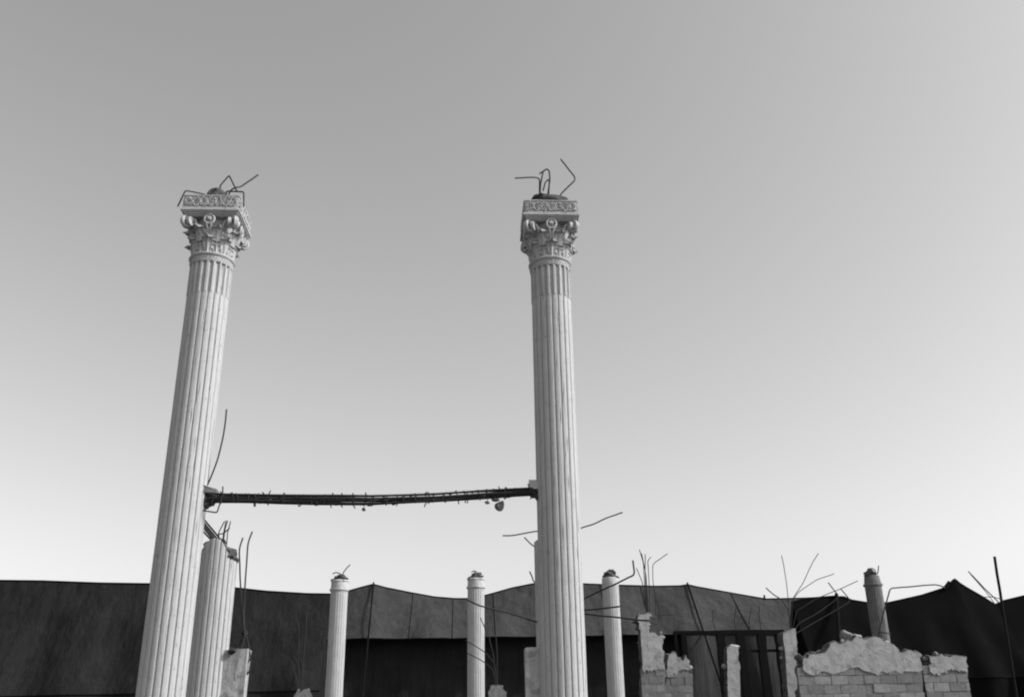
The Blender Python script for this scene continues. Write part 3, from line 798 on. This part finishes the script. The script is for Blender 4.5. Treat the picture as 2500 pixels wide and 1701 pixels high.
# dark frame
Yd = 29.0
fr = thing('open_frame', at(1780, 1700, Yd), 'dark open frame of posts under one long thin beam', 'frame')
fr.location.z = 0
def strip(root, name, x0, x1, y0, y1, Y, dy, mat, lean=0):
    a = local(root, at(x0, y0, Y)); b = local(root, at(x1, y1, Y))
    bm = bmesh.new(); box(bm, (a.x, -dy, b.z), (b.x, dy, a.z))
    bmesh.ops.subdivide_edges(bm, edges=bm.edges[:], cuts=5, use_grid_fill=True)
    for v in bm.verts: v.co += Vector([noise.noise(v.co*3+Vector((s, x0, 0))) for s in (1, 5, 9)])*0.035
    link(name, bm, mat, root)
a = local(fr, at(1644, 1540, Yd)); b = local(fr, at(1912, 1536, Yd))
bm = bmesh.new()
n = 30
rows = []
for i in range(n+1):
    t = i/n; p = a.lerp(b, t); h = 0.075+0.11*t+0.02*noise.noise(Vector((t*9, 0, 0))); s = 0.02*noise.noise(Vector((t*5, 4, 0)))
    rows.append([bm.verts.new(p+Vector((0, y, z+s))) for y, z in ((-.09, 0), (.09, 0), (.09, -h), (-.09, -h))])
for A, B in zip(rows, rows[1:]):
    for k in range(4): bm.faces.new((A[k], A[(k+1) % 4], B[(k+1) % 4], B[k]))
bm.faces.new(rows[0]); bm.faces.new(rows[-1][::-1])
link('beam', bm, FRAME, fr)
for x, wd, lean in ((1649, 4, 1), (1668, 9, 1), (1758, 19, 4), (1806, 18, 7), (1856, 19, 6), (1901, 20, 9)):
    p = local(fr, at(x, 1543, Yd)); hw = wd/2*Yd/F*1.0
    q = local(fr, at(x+lean, 1640, Yd)); sl_ = (q.x-p.x)/(q.z-p.z)
    bm = bmesh.new(); box(bm, (-hw, -0.11, -p.z), (hw, 0.11, -0.02))
    bmesh.ops.subdivide_edges(bm, edges=[e for e in bm.edges if abs(e.verts[0].co.z-e.verts[1].co.z) > 1], cuts=24)
    for v in bm.verts:
        k = noise.noise(Vector((v.co.z*2.2, x, v.co.x*3)))
        v.co.x += 0.03*k+v.co.z*(-0.015)
    o = link('post', bm, FRAME, fr); o.location = (p.x, p.y+0.0, p.z)
strip(fr, 'rail', 1764, 1900, 1586, 1590, Yd+0.01, 0.05, FRAME)
for px in ([(1739, 1489), (1741, 1516), (1749, 1542)], [(1797, 1482), (1793, 1516), (1797, 1542)], [(1834, 1484), (1829, 1516), (1830, 1541)], [(1854, 1478), (1853, 1502), (1859, 1542)], [(1655, 1530), (1650, 1545)]):
    bar(fr, px, Yd, 0.014, root=at(px[-1][0], 1546, Yd))

# timber pole at the end of the peaked tent
tp = thing('leaning_pole', at(2466, 1600, 30.0)*1, 'dark leaning timber pole with thin sticks beside the peaked tent', 'pole')
tp.location.z = 0
pole(tp, [(2428, 1358, 30), (2434, 1400, 30), (2441, 1440, 30), (2450, 1500, 30), (2466, 1600, 30)], 0.045, 'pole', TIMBER)
bar(tp, [(2364, 1394), (2404, 1436), (2436, 1467)], 30.0, 0.018, name='stick', mat=TIMBER, root=at(2450, 1496, 30))
bar(tp, [(2370, 1402), (2404, 1440)], 30.0, 0.012, name='stick', mat=TIMBER, root=at(2450, 1502, 30))
bar(tp, [(2398, 1457), (2425, 1456)], 30.0, 0.012, name='stick', mat=TIMBER, root=at(2444, 1462, 30))

# low piers with stray bars
p2 = slab_wall('broken_pier', at(735, 1650, 30.0)*1, [(716, 1790), (717, 1700), (724, 1686), (735, 1689), (750, 1683), (757, 1697), (757, 1790)], 30.0, 0.5, 'low broken pier with two upright bars and curled wires before the plain tent', 'pier', mats=(CORE2, CORE), seed=15, chunks=2)
for px, r in (([(722, 1495), (726, 1515), (730, 1535), (729, 1580), (728, 1620)], .016), ([(748, 1496), (748, 1530), (744, 1570), (740, 1620)], .017), ([(680, 1597), (692, 1599), (697, 1604), (712, 1612)], .012), ([(700, 1607), (712, 1598), (722, 1605), (728, 1625)], .012), ([(726, 1594), (733, 1604), (738, 1625)], .012)):
    bar(p2, px, 30.2, r, root=at(736, 1705, 30.2), rad=0.15)
p3 = slab_wall('broken_pier', at(1215, 1650, 28.0)*1, [(1192, 1790), (1193, 1690), (1200, 1676), (1215, 1672), (1228, 1678), (1236, 1690), (1237, 1790)], 28.0, 0.5, 'low broken pier with slanting wires between far column and hook-barred column', 'pier', mats=(CORE2, CORE), seed=17, chunks=2)
for px in ([(1173, 1506), (1180, 1524), (1193, 1552), (1205, 1600)], [(1201, 1530), (1206, 1542), (1211, 1556), (1214, 1600)], [(1137, 1562), (1182, 1589), (1208, 1618)], [(1139, 1593), (1170, 1607), (1204, 1632)]):
    bar(p3, px, 28.2, 0.014, root=at(1214, 1700, 28.2), rad=0.15)
